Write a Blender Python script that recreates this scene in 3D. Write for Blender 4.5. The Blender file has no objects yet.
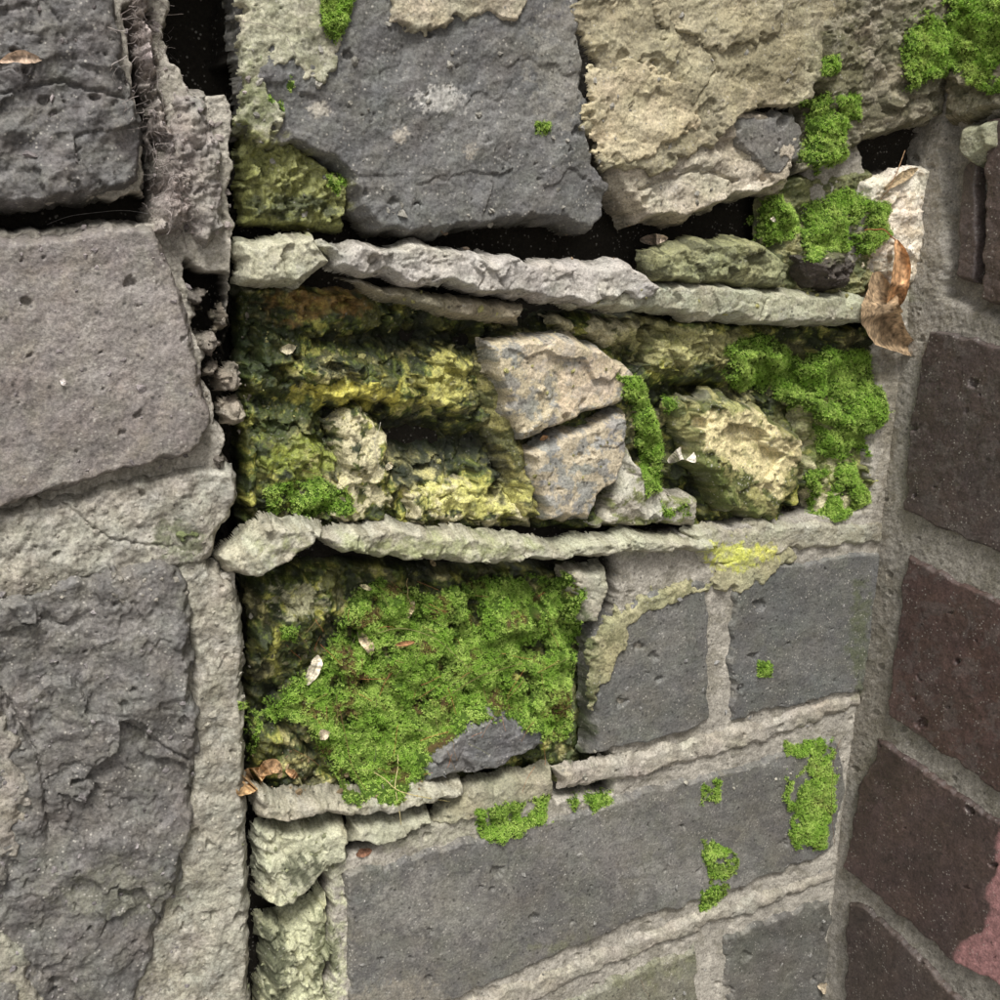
import bpy, math, numpy as np
from mathutils import Matrix, Vector
rng=np.random.default_rng(11)
scene=bpy.context.scene
# ---------------------------------------------------------------- camera pose
Rm=Matrix.Rotation(math.radians(-29),3,'Z')@Matrix.Rotation(math.radians(90-13.7),3,'X')@Matrix.Rotation(math.radians(2),3,'Z')
R=np.array(Rm)
fwd=R@np.array([0,0,-1.0])
CAM=np.array([0,0,0.95])-fwd*0.42
MM=0.001
def lin(c):
    c=np.array(c,float)/255
    return np.where(c<=0.04045,c/12.92,((c+0.055)/1.055)**2.4)
class Frame: pass
def mkframe(O,U,V,N):
    f=Frame(); f.O=np.array(O,float);f.U=np.array(U,float);f.V=np.array(V,float);f.N=np.array(N,float); return f
def unproj(f,px,py,h):
    px=np.asarray(px,float);py=np.asarray(py,float)
    d=np.stack([(px-500)/1000,(500-py)/1000,-np.ones_like(px)],-1)@R.T
    t=(h-(CAM-f.O)@f.N)/(d@f.N)
    P=CAM+t[...,None]*d-f.O
    return P@f.U,P@f.V
def world(f,u,v,h):
    return f.O+u[...,None]*f.U+v[...,None]*f.V+np.asarray(h)[...,None]*f.N
def proj(f,u,v,h):
    q=(world(f,u,v,np.broadcast_to(h,u.shape))-CAM)@R
    return 500+1000*q[...,0]/(-q[...,2]), 500-1000*q[...,1]/(-q[...,2])
FC=mkframe((0,0,0),(1,0,0),(0,0,1),(0,-1,0))
cu,cv=unproj(FC,np.array([898.]),np.array([400.]),0.0)
XR=float(cu[0])
FR=mkframe((XR,0,0),(0,-1,0),(0,0,1),(-1,0,0))
S=0.0005
# ---------------------------------------------------------------- noise
perm=np.random.default_rng(3).permutation(512).astype(np.int64)
ga=np.linspace(0,2*np.pi,64,endpoint=False)
GX,GY=np.cos(ga),np.sin(ga)
def _h(i,j,s): return perm[(perm[(i+s*37)&511]+j+s*11)&511]
def perlin(x,y,seed=0):
    xi=np.floor(x).astype(np.int64);yi=np.floor(y).astype(np.int64)
    xf=x-xi;yf=y-yi
    u=xf*xf*xf*(xf*(xf*6-15)+10);v=yf*yf*yf*(yf*(yf*6-15)+10)
    def g(a,b):
        k=_h(xi+a,yi+b,seed)&63
        return GX[k]*(xf-a)+GY[k]*(yf-b)
    n0=g(0,0)*(1-u)+g(1,0)*u;n1=g(0,1)*(1-u)+g(1,1)*u
    return (n0*(1-v)+n1*v)*1.5
def fbm(x,y,sc,o=4,seed=0,gain=.5):
    r=0;a=1;f=1/sc;t=0
    for i in range(o):
        r=r+a*perlin(x*f+i*17.3,y*f-i*9.1,seed+i);t+=a;a*=gain;f*=2.03
    return r/t*1.4
def ridged(x,y,sc,o=4,seed=0):
    r=0;a=1;f=1/sc;t=0
    for i in range(o):
        r=r+a*(1-2*np.abs(perlin(x*f+i*7.3,y*f+i*5.1,seed+i)));t+=a;a*=.5;f*=2.1
    return r/t
def worley(x,y,sc,seed=0,planes=False):
    x=x/sc;y=y/sc
    xi=np.floor(x).astype(np.int64);yi=np.floor(y).astype(np.int64)
    d1=np.full(x.shape,9.);d2=d1.copy();hp=np.zeros(x.shape)
    for a in(-1,0,1):
        for b in(-1,0,1):
            k=_h(xi+a,yi+b,seed);k2=_h(xi+a,yi+b,seed+5);k3=_h(xi+a,yi+b,seed+9)
            cx=xi+a+.1+.8*k/512;cy=yi+b+.1+.8*k2/512
            dx=x-cx;dy=y-cy;d=np.sqrt(dx*dx+dy*dy)
            c=d<d1
            d2=np.where(c,d1,np.minimum(d2,d));d1=np.where(c,d,d1)
            if planes:
                pl=k3/256-1+dx*(k/170.-1.5)+dy*(k2/170.-1.5)
            else: pl=k3/512.
            hp=np.where(c,pl,hp)
    return d1,d2,hp
def sm(x,a,b):
    t=np.clip((x-a)/(b-a),0,1);return t*t*(3-2*t)
def sdf(px,py,shape):
    if shape[0]=='e':
        _,cx,cy,rx,ry=shape
        return (1-np.sqrt(((px-cx)/rx)**2+((py-cy)/ry)**2))*min(rx,ry)
    P=shape;n=len(P);d=np.full(px.shape,1e9);ins=np.zeros(px.shape,bool)
    for i in range(n):
        ax,ay=P[i];bx,by=P[(i+1)%n]
        ex,ey=bx-ax,by-ay
        t=np.clip(((px-ax)*ex+(py-ay)*ey)/(ex*ex+ey*ey+1e-9),0,1)
        d=np.minimum(d,(px-ax-t*ex)**2+(py-ay-t*ey)**2)
        c=((ay>py)!=(by>py))&(px<(bx-ax)*(py-ay)/((by-ay) if by!=ay else 1e-9)+ax)
        ins^=c
    return np.where(ins,1,-1)*np.sqrt(d)
def bb(shape):
    if shape[0]=='e': return shape[1]-shape[3],shape[2]-shape[4],shape[1]+shape[3],shape[2]+shape[4]
    a=np.array(shape);return a[:,0].min(),a[:,1].min(),a[:,0].max(),a[:,1].max()
# ---------------------------------------------------------------- materials
def mat_stone(name,fine=.35,speck=.25,dark=.3,bump=.5,rough=.9,spec=.3):
    m=bpy.data.materials.new(name);m.use_nodes=True;nt=m.node_tree;N=nt.nodes;L=nt.links
    b=N['Principled BSDF'];b.inputs['Roughness'].default_value=rough
    b.inputs['Specular IOR Level'].default_value=spec
    at=N.new('ShaderNodeAttribute');at.attribute_name='Col'
    tc=N.new('ShaderNodeTexCoord')
    def noise(sc,det=6,ro=.6):
        n=N.new('ShaderNodeTexNoise');n.inputs['Scale'].default_value=sc;n.inputs['Detail'].default_value=det
        n.inputs['Roughness'].default_value=ro;L.new(tc.outputs['Object'],n.inputs['Vector']);return n
    def mr(src,a,b_,c,d):
        n=N.new('ShaderNodeMapRange');n.inputs[1].default_value=a;n.inputs[2].default_value=b_
        n.inputs[3].default_value=c;n.inputs[4].default_value=d;L.new(src,n.inputs[0]);return n.outputs[0]
    def mix(fac,a,b2):
        n=N.new('ShaderNodeMix');n.data_type='RGBA'
        L.new(fac,n.inputs[0]);L.new(a,n.inputs[6]);n.inputs[7].default_value=b2
        return n.outputs[2]
    n1=noise(950,3,.75)
    f1=mr(n1.outputs[0],.32,.68,1-fine,1+fine)
    vm=N.new('ShaderNodeVectorMath');vm.operation='SCALE';L.new(at.outputs['Color'],vm.inputs[0]);L.new(f1,vm.inputs['Scale'])
    n2=noise(190,2,.6)
    v=N.new('ShaderNodeTexVoronoi');v.inputs['Scale'].default_value=560;L.new(tc.outputs['Object'],v.inputs['Vector'])
    sp=mr(v.outputs['Distance'],.14,.3,speck,0)
    ms=N.new('ShaderNodeMath');ms.operation='MULTIPLY';L.new(sp,ms.inputs[0]);L.new(mr(n2.outputs[0],.5,.6,0,1),ms.inputs[1])
    c=mix(ms.outputs[0],vm.outputs[0],(.5,.47,.41,1))
    v2=N.new('ShaderNodeTexVoronoi');v2.inputs['Scale'].default_value=330;L.new(tc.outputs['Object'],v2.inputs['Vector'])
    dk=mr(v2.outputs['Distance'],.14,.3,dark,0)
    md=N.new('ShaderNodeMath');md.operation='MULTIPLY';L.new(dk,md.inputs[0]);L.new(mr(n2.outputs[0],.5,.38,0,1),md.inputs[1])
    c=mix(md.outputs[0],c,(.018,.016,.014,1))
    L.new(c,b.inputs['Base Color'])
    bp=N.new('ShaderNodeBump');bp.inputs['Strength'].default_value=bump;bp.inputs['Distance'].default_value=.0009
    L.new(n1.outputs[0],bp.inputs['Height']);L.new(bp.outputs[0],b.inputs['Normal'])
    return m
M_BRICK=mat_stone('weathered_brick',.42,.7,.7,.5,.62,.45)
M_BRICKR=mat_stone('dark_brick',.38,.45,.6,.4,.55,.45)
M_MORT=mat_stone('lime_mortar',.38,.5,.6,.6)
M_ALG=mat_stone('algae_stone',.5,.25,.6,.8,.55,.45)
def mat_attr(name,rough=.7,trans=0.,vary=True,vs=900,va=.3):
    m=bpy.data.materials.new(name);m.use_nodes=True;nt=m.node_tree;N=nt.nodes;L=nt.links
    b=N['Principled BSDF'];b.inputs['Roughness'].default_value=rough;b.inputs['Specular IOR Level'].default_value=.25
    at=N.new('ShaderNodeAttribute');at.attribute_name='Col';src=at.outputs['Color']
    if vary:
        tc=N.new('ShaderNodeTexCoord');n=N.new('ShaderNodeTexNoise');n.inputs['Scale'].default_value=vs;n.inputs['Detail'].default_value=3
        L.new(tc.outputs['Object'],n.inputs['Vector'])
        mr=N.new('ShaderNodeMapRange');mr.inputs[1].default_value=.3;mr.inputs[2].default_value=.7;mr.inputs[3].default_value=1-va;mr.inputs[4].default_value=1+va
        L.new(n.outputs[0],mr.inputs[0])
        vm=N.new('ShaderNodeVectorMath');vm.operation='SCALE';L.new(src,vm.inputs[0]);L.new(mr.outputs[0],vm.inputs['Scale']);src=vm.outputs[0]
    L.new(src,b.inputs['Base Color'])
    if trans>0:
        t=N.new('ShaderNodeBsdfTranslucent');L.new(src,t.inputs[0])
        mx=N.new('ShaderNodeMixShader');mx.inputs[0].default_value=trans
        L.new(b.outputs[0],mx.inputs[1]);L.new(t.outputs[0],mx.inputs[2]);L.new(mx.outputs[0],N['Material Output'].inputs[0])
    return m
M_MOSS=mat_attr('moss_leaf',.6,.3,False)
M_SOIL=mat_attr('moss_cushion',.9)
M_LEAF=mat_attr('dead_leaf',.8,.15,True,420,.6)
M_FIB=mat_attr('dry_fibre',.9)
# ---------------------------------------------------------------- mesh helpers
def add_mesh(name,V,F,C,mat,parent=None,smooth=True):
    me=bpy.data.meshes.new(name)
    k=F.shape[1];n=len(F)
    me.vertices.add(len(V));me.vertices.foreach_set('co',V.astype(np.float32).ravel())
    me.loops.add(n*k);me.loops.foreach_set('vertex_index',F.astype(np.int32).ravel())
    me.polygons.add(n);me.polygons.foreach_set('loop_start',np.arange(0,n*k,k,dtype=np.int32))
    me.polygons.foreach_set('use_smooth',np.full(n,smooth))
    me.update(calc_edges=True)
    a=me.color_attributes.new('Col','FLOAT_COLOR','POINT')
    cc=np.ones((len(V),4),np.float32);cc[:,:3]=np.clip(C,0,1);a.data.foreach_set('color',cc.ravel())
    me.materials.append(mat)
    o=bpy.data.objects.new(name,me);scene.collection.objects.link(o)
    if parent: o.parent=parent
    return o
def empty(name):
    o=bpy.data.objects.new(name,None);scene.collection.objects.link(o);return o
WALL=empty('brick_wall');PIER=empty('brick_pier');WALLR=empty('brick_wall.001')
def setup(f,u0,u1,v0,v1):
    f.i0=int(np.floor(u0/S));f.i1=int(np.ceil(u1/S));f.j0=int(np.floor(v0/S));f.j1=int(np.ceil(v1/S))
    f.H=np.full((f.j1-f.j0+1,f.i1-f.i0+1),-0.05)
us,vs=unproj(FC,np.array([-30.,-30,1000,1000,-30]),np.array([-30.,1030,-30,1030,500]),0.)
setup(FC,us.min(),XR+.02,vs.min()-.005,vs.max()+.005)
us2,vs2=unproj(FR,np.array([1030.,1030,1030]),np.array([-30.,500,1030]),0.)
setup(FR,-0.03,us2.max(),vs.min()-.005,vs.max()+.02)
def grid(f,a,b,c,d):
    a=max(a,f.i0);b=min(b,f.i1);c=max(c,f.j0);d=min(d,f.j1)
    I,J=np.meshgrid(np.arange(a,b+1),np.arange(c,d+1));return I,J
def faces(mask):
    idx=-np.ones(mask.shape,np.int64);idx[mask]=np.arange(mask.sum())
    q=mask[:-1,:-1]&mask[1:,:-1]&mask[1:,1:]&mask[:-1,1:]
    a=idx[:-1,:-1][q];b=idx[:-1,1:][q];c=idx[1:,1:][q];d=idx[1:,:-1][q]
    return np.stack([a,b,c,d],1)
PAINTS=[]
def P(shape,rgb,feather=5,namp=14,nscale=22,op=.9,kinds='bmas'):
    PAINTS.append((shape,lin(rgb),feather,namp,nscale,op,kinds,len(PAINTS)))
def apply_paints(px,py,col,kind):
    for shape,c,fe,na,ns,op,kinds,sd in PAINTS:
        if kind not in kinds: continue
        x0,y0,x1,y1=bb(shape);mg=na+fe+4
        s=(px>x0-mg)&(px<x1+mg)&(py>y0-mg)&(py<y1+mg)
        if not s.any(): continue
        x=px[s];y=py[s]
        d=sdf(x,y,shape)+na*fbm(x,y,ns,5,sd%40+3,.65)*1.2
        m=sm(d,-fe*.7,fe*.7)*op
        m=m*(1-.5*sm(fbm(x,y,9,3,sd%30+8),0,.4))
        v=1+.25*fbm(x,y,14,4,sd%20+50,.6)
        col[s]=col[s]*(1-m[:,None])+c*v[:,None]*m[:,None]
def facets(px,py,sc,seed,amp,wa=.25):
    wx=px+fbm(px,py,sc*.8,3,seed+1)*sc*wa*2;wy=py+fbm(px,py,sc*.8,3,seed+2)*sc*wa*2
    _,_,h=worley(wx,wy,sc,seed,True)
    return h*amp
PC=[0]
WARM={'b':np.array([.96,.955,.875]),'m':np.array([1.,.99,.95]),'a':np.array([1.06,1.06,1.]),'s':np.array([.98,.92,.87])}
def piece(f,parent,name,poly,h,rgb,kind='b',mat=None,r=6,warp=4,wsc=25,rough=.35,rsc=30,bulge=0,tilt=(0,0),depth=9,fac=None,
          pits=0,cvar=.2,sculpt=None,cfn=None,seed=None,chip=0,edge=True,cracks=(),film=.6):
    PC[0]+=1;sd=(seed if seed is not None else PC[0]*3)%60
    mat=mat or {'b':M_BRICK,'m':M_MORT,'a':M_ALG,'s':M_BRICKR}[kind]
    hm=h*MM
    A=np.array(poly,float) if poly[0]!='e' else np.array([(poly[1]+poly[3]*a,poly[2]+poly[4]*b) for a,b in((-1,-1),(1,-1),(1,1),(-1,1))])
    u,v=unproj(f,A[:,0],A[:,1],hm)
    g=int(warp*.6/1+10)
    I,J=grid(f,int(u.min()/S)-g,int(u.max()/S)+g,int(v.min()/S)-g,int(v.max()/S)+g)
    if I.size<9: return
    U=I*S;V=J*S
    px,py=proj(f,U,V,hm)
    thin=depth<8
    wo=4 if thin else 3
    wx=px+warp*fbm(px,py,wsc,wo,sd,.5);wy=py+warp*fbm(px,py,wsc,wo,sd+7,.5)
    if thin: wx+=chip*.5*fbm(px,py,11,2,sd+3);wy+=chip*.5*fbm(px,py,11,2,sd+4)
    d=sdf(wx,wy,poly)
    cx=A[:,0].mean();cy=A[:,1].mean()
    re=r if thin else max(r,depth*.7)
    arr=(chip*2.4*np.maximum(0,fbm(px,py,22,4,sd+3,.55)+.02)) if not thin else 0
    t=np.clip((d-arr*sm(d,2,8))/re,0,1);prof=.5*np.sqrt(np.clip(1-(1-t)**2,0,1))+.5*np.minimum(1,t*1.25)
    prof=np.where(d<=0,0,prof)
    top=h+rough*fbm(px,py,rsc,6,sd+11,.58)*2+bulge*sm(d,0,35)+tilt[0]*(px-cx)+tilt[1]*(py-cy)
    top+=.13*fbm(px,py,5,3,sd+13,.7)+.1*rough**.5*ridged(px,py,13,3,sd+17)
    if fac: 
        for sc_,am_ in fac: top+=facets(px,py,sc_,sd+int(sc_)%13,am_)
    if sculpt is not None: top+=sculpt(px,py)
    if pits:
        for psc,pp in ((21,pits),(9,pits*.6)):
            d1,_,hp=worley(px+3*fbm(px,py,8,2,sd),py+3*fbm(px,py,8,2,sd+1),psc,sd+2)
            rad=.06+.24*np.clip((hp-(1-pp))/pp,0,1)
            top-=2.2*(psc/21)**.7*np.where(hp>1-pp,sm(rad-d1,-.05,.1),0)
    for ln,wd,dp in cracks:
        ln=np.array(ln,float)
        qx=px+4*fbm(px,py,14,4,sd+2);qy=py+4*fbm(px,py,14,4,sd+6);best=np.full(px.shape,1e9)
        for (ax,ay),(bx,by) in zip(ln[:-1],ln[1:]):
            ex,ey=bx-ax,by-ay;tt=np.clip(((qx-ax)*ex+(qy-ay)*ey)/(ex*ex+ey*ey),0,1)
            best=np.minimum(best,np.hypot(qx-ax-tt*ex,qy-ay-tt*ey))
        top-=dp*(1-sm(best,wd*.4,wd*1.4))
    Hh=((h-depth)+(top-(h-depth))*prof)*MM
    if not thin: Hh+=MM*sm(prof,1,.7)*sm(prof,0,.15)*.8*fbm(px,py,20,4,sd+21,.6)
    mask=d>-1.2
    if f is FC: mask&=(U<XR+.005)
    else: mask&=(U>-.002)
    if mask.sum()<9: return
    x=px[mask];y=py[mask];hh=Hh[mask];pf=prof[mask]
    col=np.empty((x.size,3));base=lin(rgb)*WARM[kind]
    n1=fbm(x,y,60,5,sd+20,.6);n2=fbm(x,y,12,4,sd+23,.7)
    col[:]=base*np.clip(1+cvar*1.3*n1+cvar*1.3*n2,.3,2)[:,None]
    col*=1+np.stack([.06*fbm(x,y,40,3,sd+30),0*x,-.08*fbm(x,y,33,3,sd+31)],1)
    if cfn is not None: col=cfn(x,y,col,hh/MM,d[mask])
    apply_paints(x,y,col,kind)
    if kind in'bs' and edge:
        e=(1-sm(d[mask],1,8))*sm(fbm(x,y,14,4,sd+40),-.1,.4)*.4
        col=col*(1-e[:,None])+lin((150,145,134) if kind=='b' else (95,85,80))*e[:,None]
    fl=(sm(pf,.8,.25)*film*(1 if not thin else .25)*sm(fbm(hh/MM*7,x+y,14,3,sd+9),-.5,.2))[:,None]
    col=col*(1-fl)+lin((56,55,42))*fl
    am=1.*MM*sm(pf,.97,.5)*min(1,depth/12)
    Uo=U[mask]+am*fbm(hh/MM*4,y+x*.4,22,3,sd+3);Vo=V[mask]+am*fbm(hh/MM*4,x-y*.4,22,3,sd+8)
    o=add_mesh(name,world(f,Uo,Vo,hh),faces(mask),col,mat,parent)
    a,c=J[0,0]-f.j0,I[0,0]-f.i0
    sub=f.H[a:a+I.shape[0],c:c+I.shape[1]]
    np.maximum(sub,np.where(mask&(d>0),Hh,-1),out=sub)
    return o
# ---------------------------------------------------------------- global stains (pixel-design coords on the wall face)
DG=(34,42,22);OC=(158,120,66)
P([(240,120),(300,150),(350,180),(350,235),(240,230)],(134,136,74),8,16,24,.7)
P(('e',290,205,40,14),DG,6,16,20,.8)
P([(235,235),(330,235),(335,285),(240,290)],(186,184,156),8,16,20,.5)
P(('e',318,302,40,14),OC,8,22,26,.6,'a')
P(('e',400,340,60,10),(38,44,24),6,16,20,.85,'a')
P(('e',260,345,25,50),(46,58,28),6,14,20,.7,'a')
P(('e',345,395,50,12),(212,202,96),5,18,16,.85,'a')
P(('e',445,380,26,28),(198,192,110),5,18,15,.8,'a')
P(('e',430,455,46,20),DG,6,18,22,.8,'a')
P(('e',480,500,60,18),(204,200,118),5,18,16,.85,'a')
P(('e',497,470,14,28),(32,34,22),5,10,16,.8,'a')
P(('e',290,420,40,26),(64,76,34),6,18,22,.6,'a')
P(('e',300,460,34,22),(150,160,70),6,20,16,.7,'a')
P(('e',680,345,60,20),(186,180,124),5,16,18,.7,'a')
P(('e',840,430,45,60),(126,134,70),8,16,18,.6,'a')
P([(560,370),(600,350),(640,375),(610,400),(560,420)],(206,186,160),5,12,14,.6,'b')
P([(520,345),(590,335),(570,360),(530,380)],(200,184,160),4,12,12,.6,'b')
P([(700,415),(760,410),(800,450),(780,500),(740,470),(700,450)],(220,206,158),4,10,18,.9,'b')
P([(675,430),(700,440),(740,500),(790,525),(720,520)],(84,94,42),5,12,18,.85,'b')
P(('e',600,540,160,12),(172,174,142),8,14,24,.3,'m')
P(('e',400,550,120,10),(156,166,104),8,14,20,.45,'m')
P(('e',735,556,26,12),(206,210,86),4,12,8,.75)
P(('e',765,552,12,7),(214,212,96),4,8,8,.7)
P(('e',500,270,180,14),(186,180,172),8,12,24,.5,'m')
P(('e',800,300,110,18),(156,160,128),8,14,20,.4,'m')
P(('e',300,600,26,16),(190,186,150),4,16,12,.7,'a')
P([(575,600),(595,610),(592,760),(560,770)],(60,72,34),6,12,20,.8)
P([(262,905),(340,895),(345,1030),(262,1030)],(200,200,166),6,22,18,.8,'ma')
P(('e',275,960,14,50),DG,5,14,14,.8)
P(('e',325,950,12,34),(64,70,40),5,12,12,.75)
P([(265,835),(350,830),(345,880),(285,915)],(190,189,162),6,16,18,.7,'m')
P(('e',300,870,18,14),(60,64,44),5,14,10,.8,'m')
P(('e',410,830,70,14),(168,166,142),6,14,18,.5,'m')
P(('e',878,700,22,200),(98,90,76),8,14,18,.5,'m')
P(('e',888,420,14,90),(112,104,86),8,14,18,.5,'m')
P(('e',860,640,10,50),(84,92,52),6,10,12,.5)
P(('e',620,960,70,22),(116,118,80),8,18,18,.35,'b')
P(('e',850,200,60,60),(116,118,80),8,18,20,.6,'a')
P(('e',700,40,90,60),(176,166,136),8,24,30,.5,'m')
P(('e',640,130,30,24),(196,184,154),5,16,18,.6,'m')
P(('e',770,60,34,44),(122,114,88),8,22,14,.7,'m')
P(('e',690,95,24,14),(112,106,84),6,20,14,.6,'m')
P(('e',650,30,26,18),(120,114,94),6,20,14,.5,'m')
P(('e',840,90,26,60),(92,90,62),8,20,14,.6,'m')
P(('e',270,60,30,50),(182,180,154),6,16,18,.5,'m')
P(('e',255,100,20,30),(96,104,60),6,16,14,.6,'m')
P(('e',120,890,60,25),(116,116,96),10,20,12,.4)
P(('e',60,540,110,22),(166,164,150),10,14,22,.35,'m')
P(('e',60,590,140,14),(110,104,92),8,14,14,.4,'m')
P(('e',225,900,26,90),(172,170,154),8,14,24,.45,'m')
P(('e',180,540,26,20),(90,98,62),6,12,14,.6,'m')
P(('e',440,100,22,12),(196,192,184),2,14,7,.75,'b')
P(('e',400,135,7,7),(190,180,164),2,6,5,.7,'b')
P(('e',470,150,5,8),(176,166,150),2,6,5,.6,'b')
P(('e',320,110,10,8),(190,182,165),2,6,5,.6,'b')
P(('e',510,120,70,30),(142,140,136),6,18,12,.4,'b')
P(('e',420,40,60,26),(88,86,84),8,20,16,.45,'b')
P(('e',560,60,30,60),(150,145,132),6,20,12,.4,'b')
P(('e',690,880,60,20),(154,151,144),8,20,12,.35,'b')
P(('e',440,905,70,30),(154,151,142),8,22,12,.4,'b')
P(('e',600,840,60,24),(142,139,133),8,22,12,.35,'b')
P(('e',780,800,40,30),(90,88,84),8,22,14,.5,'b')
P(('e',520,900,60,20),(92,89,86),8,22,14,.4,'b')
P(('e',670,640,16,40),(136,134,128),6,18,12,.35,'b')
P(('e',800,600,50,14),(82,82,79),6,18,14,.4,'b')
P(('e',120,330,80,60),(154,147,141),14,24,26,.4,'b')
P(('e',90,430,60,30),(108,102,98),10,24,20,.4,'b')
P(('e',80,790,60,40),(94,90,86),14,24,24,.35,'b')
P(('e',110,620,70,26),(140,136,131),10,24,16,.35,'b')
P(('e',400,1010,50,30),(160,152,134),6,16,14,.4,'b')
# ---------------------------------------------------------------- base mortar / core heightfields
def base(f,parent,name):
    I,J=grid(f,f.i0,f.i1,f.j0,f.j1);U=I*S;V=J*S
    px,py=proj(f,U,V,-.004)
    wx=px+7*fbm(px,py,26,4,1);wy=py+7*fbm(px,py,26,4,2)
    if f is FC:
        h=np.full(px.shape,-22.)
        h=np.where(wx<240,1.5,h)
        def dep(shape,val,fe=8):
            nonlocal h
            m=sm(sdf(wx,wy,shape),-fe,fe);h=h*(1-m)+val*m
        dep([(610,540),(900,500),(900,1100),(328,1100),(328,862),(470,800),(610,790)],-1.8,5)
        dep([(800,-60),(1000,-60),(1000,300),(800,330)],-4)
        dep([(874,290),(1000,280),(1000,600),(862,560)],-1.5,5)
        dep([(228,60),(250,60),(252,280),(254,700),(258,1100),(238,1100),(236,700),(232,300)],-34,4)
        dep([(165,-60),(238,-60),(238,95),(200,90),(170,60)],-34)
        dep([(122,10),(138,10),(160,130),(168,200),(150,215),(142,140)],-28,5)
        dep([(-60,214),(150,196),(152,222),(60,226),(-60,234)],-18,3)
        dep([(182,262),(225,280),(238,420),(232,480),(215,420)],-22,5)
        dep([(205,500),(240,510),(235,560),(205,570)],-24,6)
        dep([(860,120),(930,120),(925,168),(870,175)],-16,6)
        h+=1.1*fbm(px,py,26,6,5,.65)+.9*fbm(px,py,120,3,6)
    else:
        h=-.5+.8*fbm(px,py,26,6,9,.65)
        m=sm(sdf(wx,wy,[(950,120),(1060,110),(1060,330),(950,300)]),-6,6);h=h*(1-m)-7*m
    h+=.4*ridged(px,py,9,3,7)
    d1,_,hp=worley(px+3*fbm(px,py,8,2,4),py,15,3)
    h-=np.where((hp>.88)&(h>-5),sm((hp-.88)*2.2-d1+.06,0,.12),0)*1.6
    Hh=h*MM
    x=px.ravel();y=py.ravel();hr=h.ravel()
    col=lin((166,160,148) if f is FC else (146,141,131))*np.clip(1+.26*fbm(x,y,45,5,12,.6)+.34*fbm(x,y,10,4,13,.7),.3,2)[:,None]
    g_=sm(fbm(x,y,30,5,33,.65),.05,.3)[:,None]*.5;col=col*(1-g_)+lin((116,111,96))*g_
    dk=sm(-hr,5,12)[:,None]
    col=col*(1-dk)+lin((38,34,27))*dk  # cavity shadow painted into the colour: deep gaps go near-black with depth
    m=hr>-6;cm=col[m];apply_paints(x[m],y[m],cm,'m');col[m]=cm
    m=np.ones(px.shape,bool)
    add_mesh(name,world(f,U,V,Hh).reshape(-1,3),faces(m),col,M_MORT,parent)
    f.H=np.maximum(f.H,Hh)
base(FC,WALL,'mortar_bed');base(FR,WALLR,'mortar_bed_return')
pc=lambda *a,**k: piece(FC,WALL,*a,**k)
pl=lambda *a,**k: piece(FC,PIER,*a,**k)
pr=lambda *a,**k: piece(FR,WALLR,*a,**k)
def gcol(b,sc,th,seed,k0=.85):
    b=lin(b)
    def fn(x,y,col,h,d):
        k=sm(fbm(x,y,sc,5,seed,.65),th-.07,th+.07)[:,None]*k0
        return col*(1-k)+b*k
    return fn
# ---- pier (left)
pl('mortar_joint',[(-60,520),(40,500),(140,478),(200,462),(238,470),(243,500),(228,530),(205,572),(100,585),(-60,625)],6,(164,160,150),'m',r=12,rough=1.2,rsc=34,warp=6,cfn=gcol((122,116,104),14,.12,5,.6),pits=.06,cracks=[([(60,500),(110,540),(180,548)],1.4,1.2)])
pl('mortar_flank',[(150,560),(205,555),(240,585),(248,640),(250,800),(256,1060),(60,1060),(120,960),(185,800),(190,650)],5,(164,160,148),'m',r=12,rough=1.3,rsc=40,warp=5,cfn=gcol((122,116,102),12,.08,6,.6),pits=.06)
pl('pier_brick_a',[(-60,-60),(114,-60),(124,10),(134,70),(152,130),(150,185),(100,202),(40,210),(-60,216)],9,(104,101,101),pits=.08,rough=1.5,rsc=70,r=9,fac=[(60,1.2),(26,.3)],chip=1.5,depth=20,cfn=gcol((72,69,68),22,.12,7,.6),cracks=[([(-20,96),(60,80),(132,100)],2,1.5)])
pl('pier_brick_b',[(-60,236),(60,229),(110,218),(158,222),(182,268),(200,335),(222,430),(200,462),(120,480),(0,518),(-60,534)],11,(136,129,126),pits=.05,rough=.8,rsc=80,r=8,chip=1.5,cvar=.14,depth=20,cfn=gcol((110,103,100),18,.1,8,.5))
pl('pier_brick_c',[(-60,622),(20,592),(100,568),(172,552),(196,590),(195,680),(206,740),(192,850),(160,960),(120,1060),(-60,1060)],9,(116,113,111),pits=.06,rough=2.,rsc=90,r=14,fac=[(90,2.2),(38,.6)],chip=2,warp=8,cvar=.2,cfn=gcol((88,85,83),30,.08,9,.5),cracks=[([(0,690),(40,760),(50,840)],2,2),([(120,720),(190,760)],1.6,1.5)])
pl('mortar_smear',[(-60,700),(8,715),(22,750),(34,800),(22,850),(-60,900)],10.5,(148,142,133),'m',r=10,rough=1,warp=14,depth=5,chip=4)
pl('mortar_smear',[(-60,900),(20,940),(46,1000),(20,1060),(-60,1060)],10.5,(148,144,132),'m',r=10,rough=1,warp=12,depth=5,chip=4)
pl('rubble_stone',[(160,72),(215,84),(236,140),(242,235),(205,270),(180,250),(150,180)],4,(150,144,138),'m',r=26,rough=1.8,rsc=26,bulge=4,depth=22,fac=[(26,1.)],pits=.08)
pl('dusty_root_clod',[(116,-60),(168,-60),(160,10),(165,60),(178,120),(204,180),(200,225),(172,250),(148,235),(160,180),(148,100),(134,50)],7,(164,155,150),'m',r=16,rough=2.8,rsc=16,bulge=3,depth=24,cvar=.4,chip=4,fac=[(16,1.5)])
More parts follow.
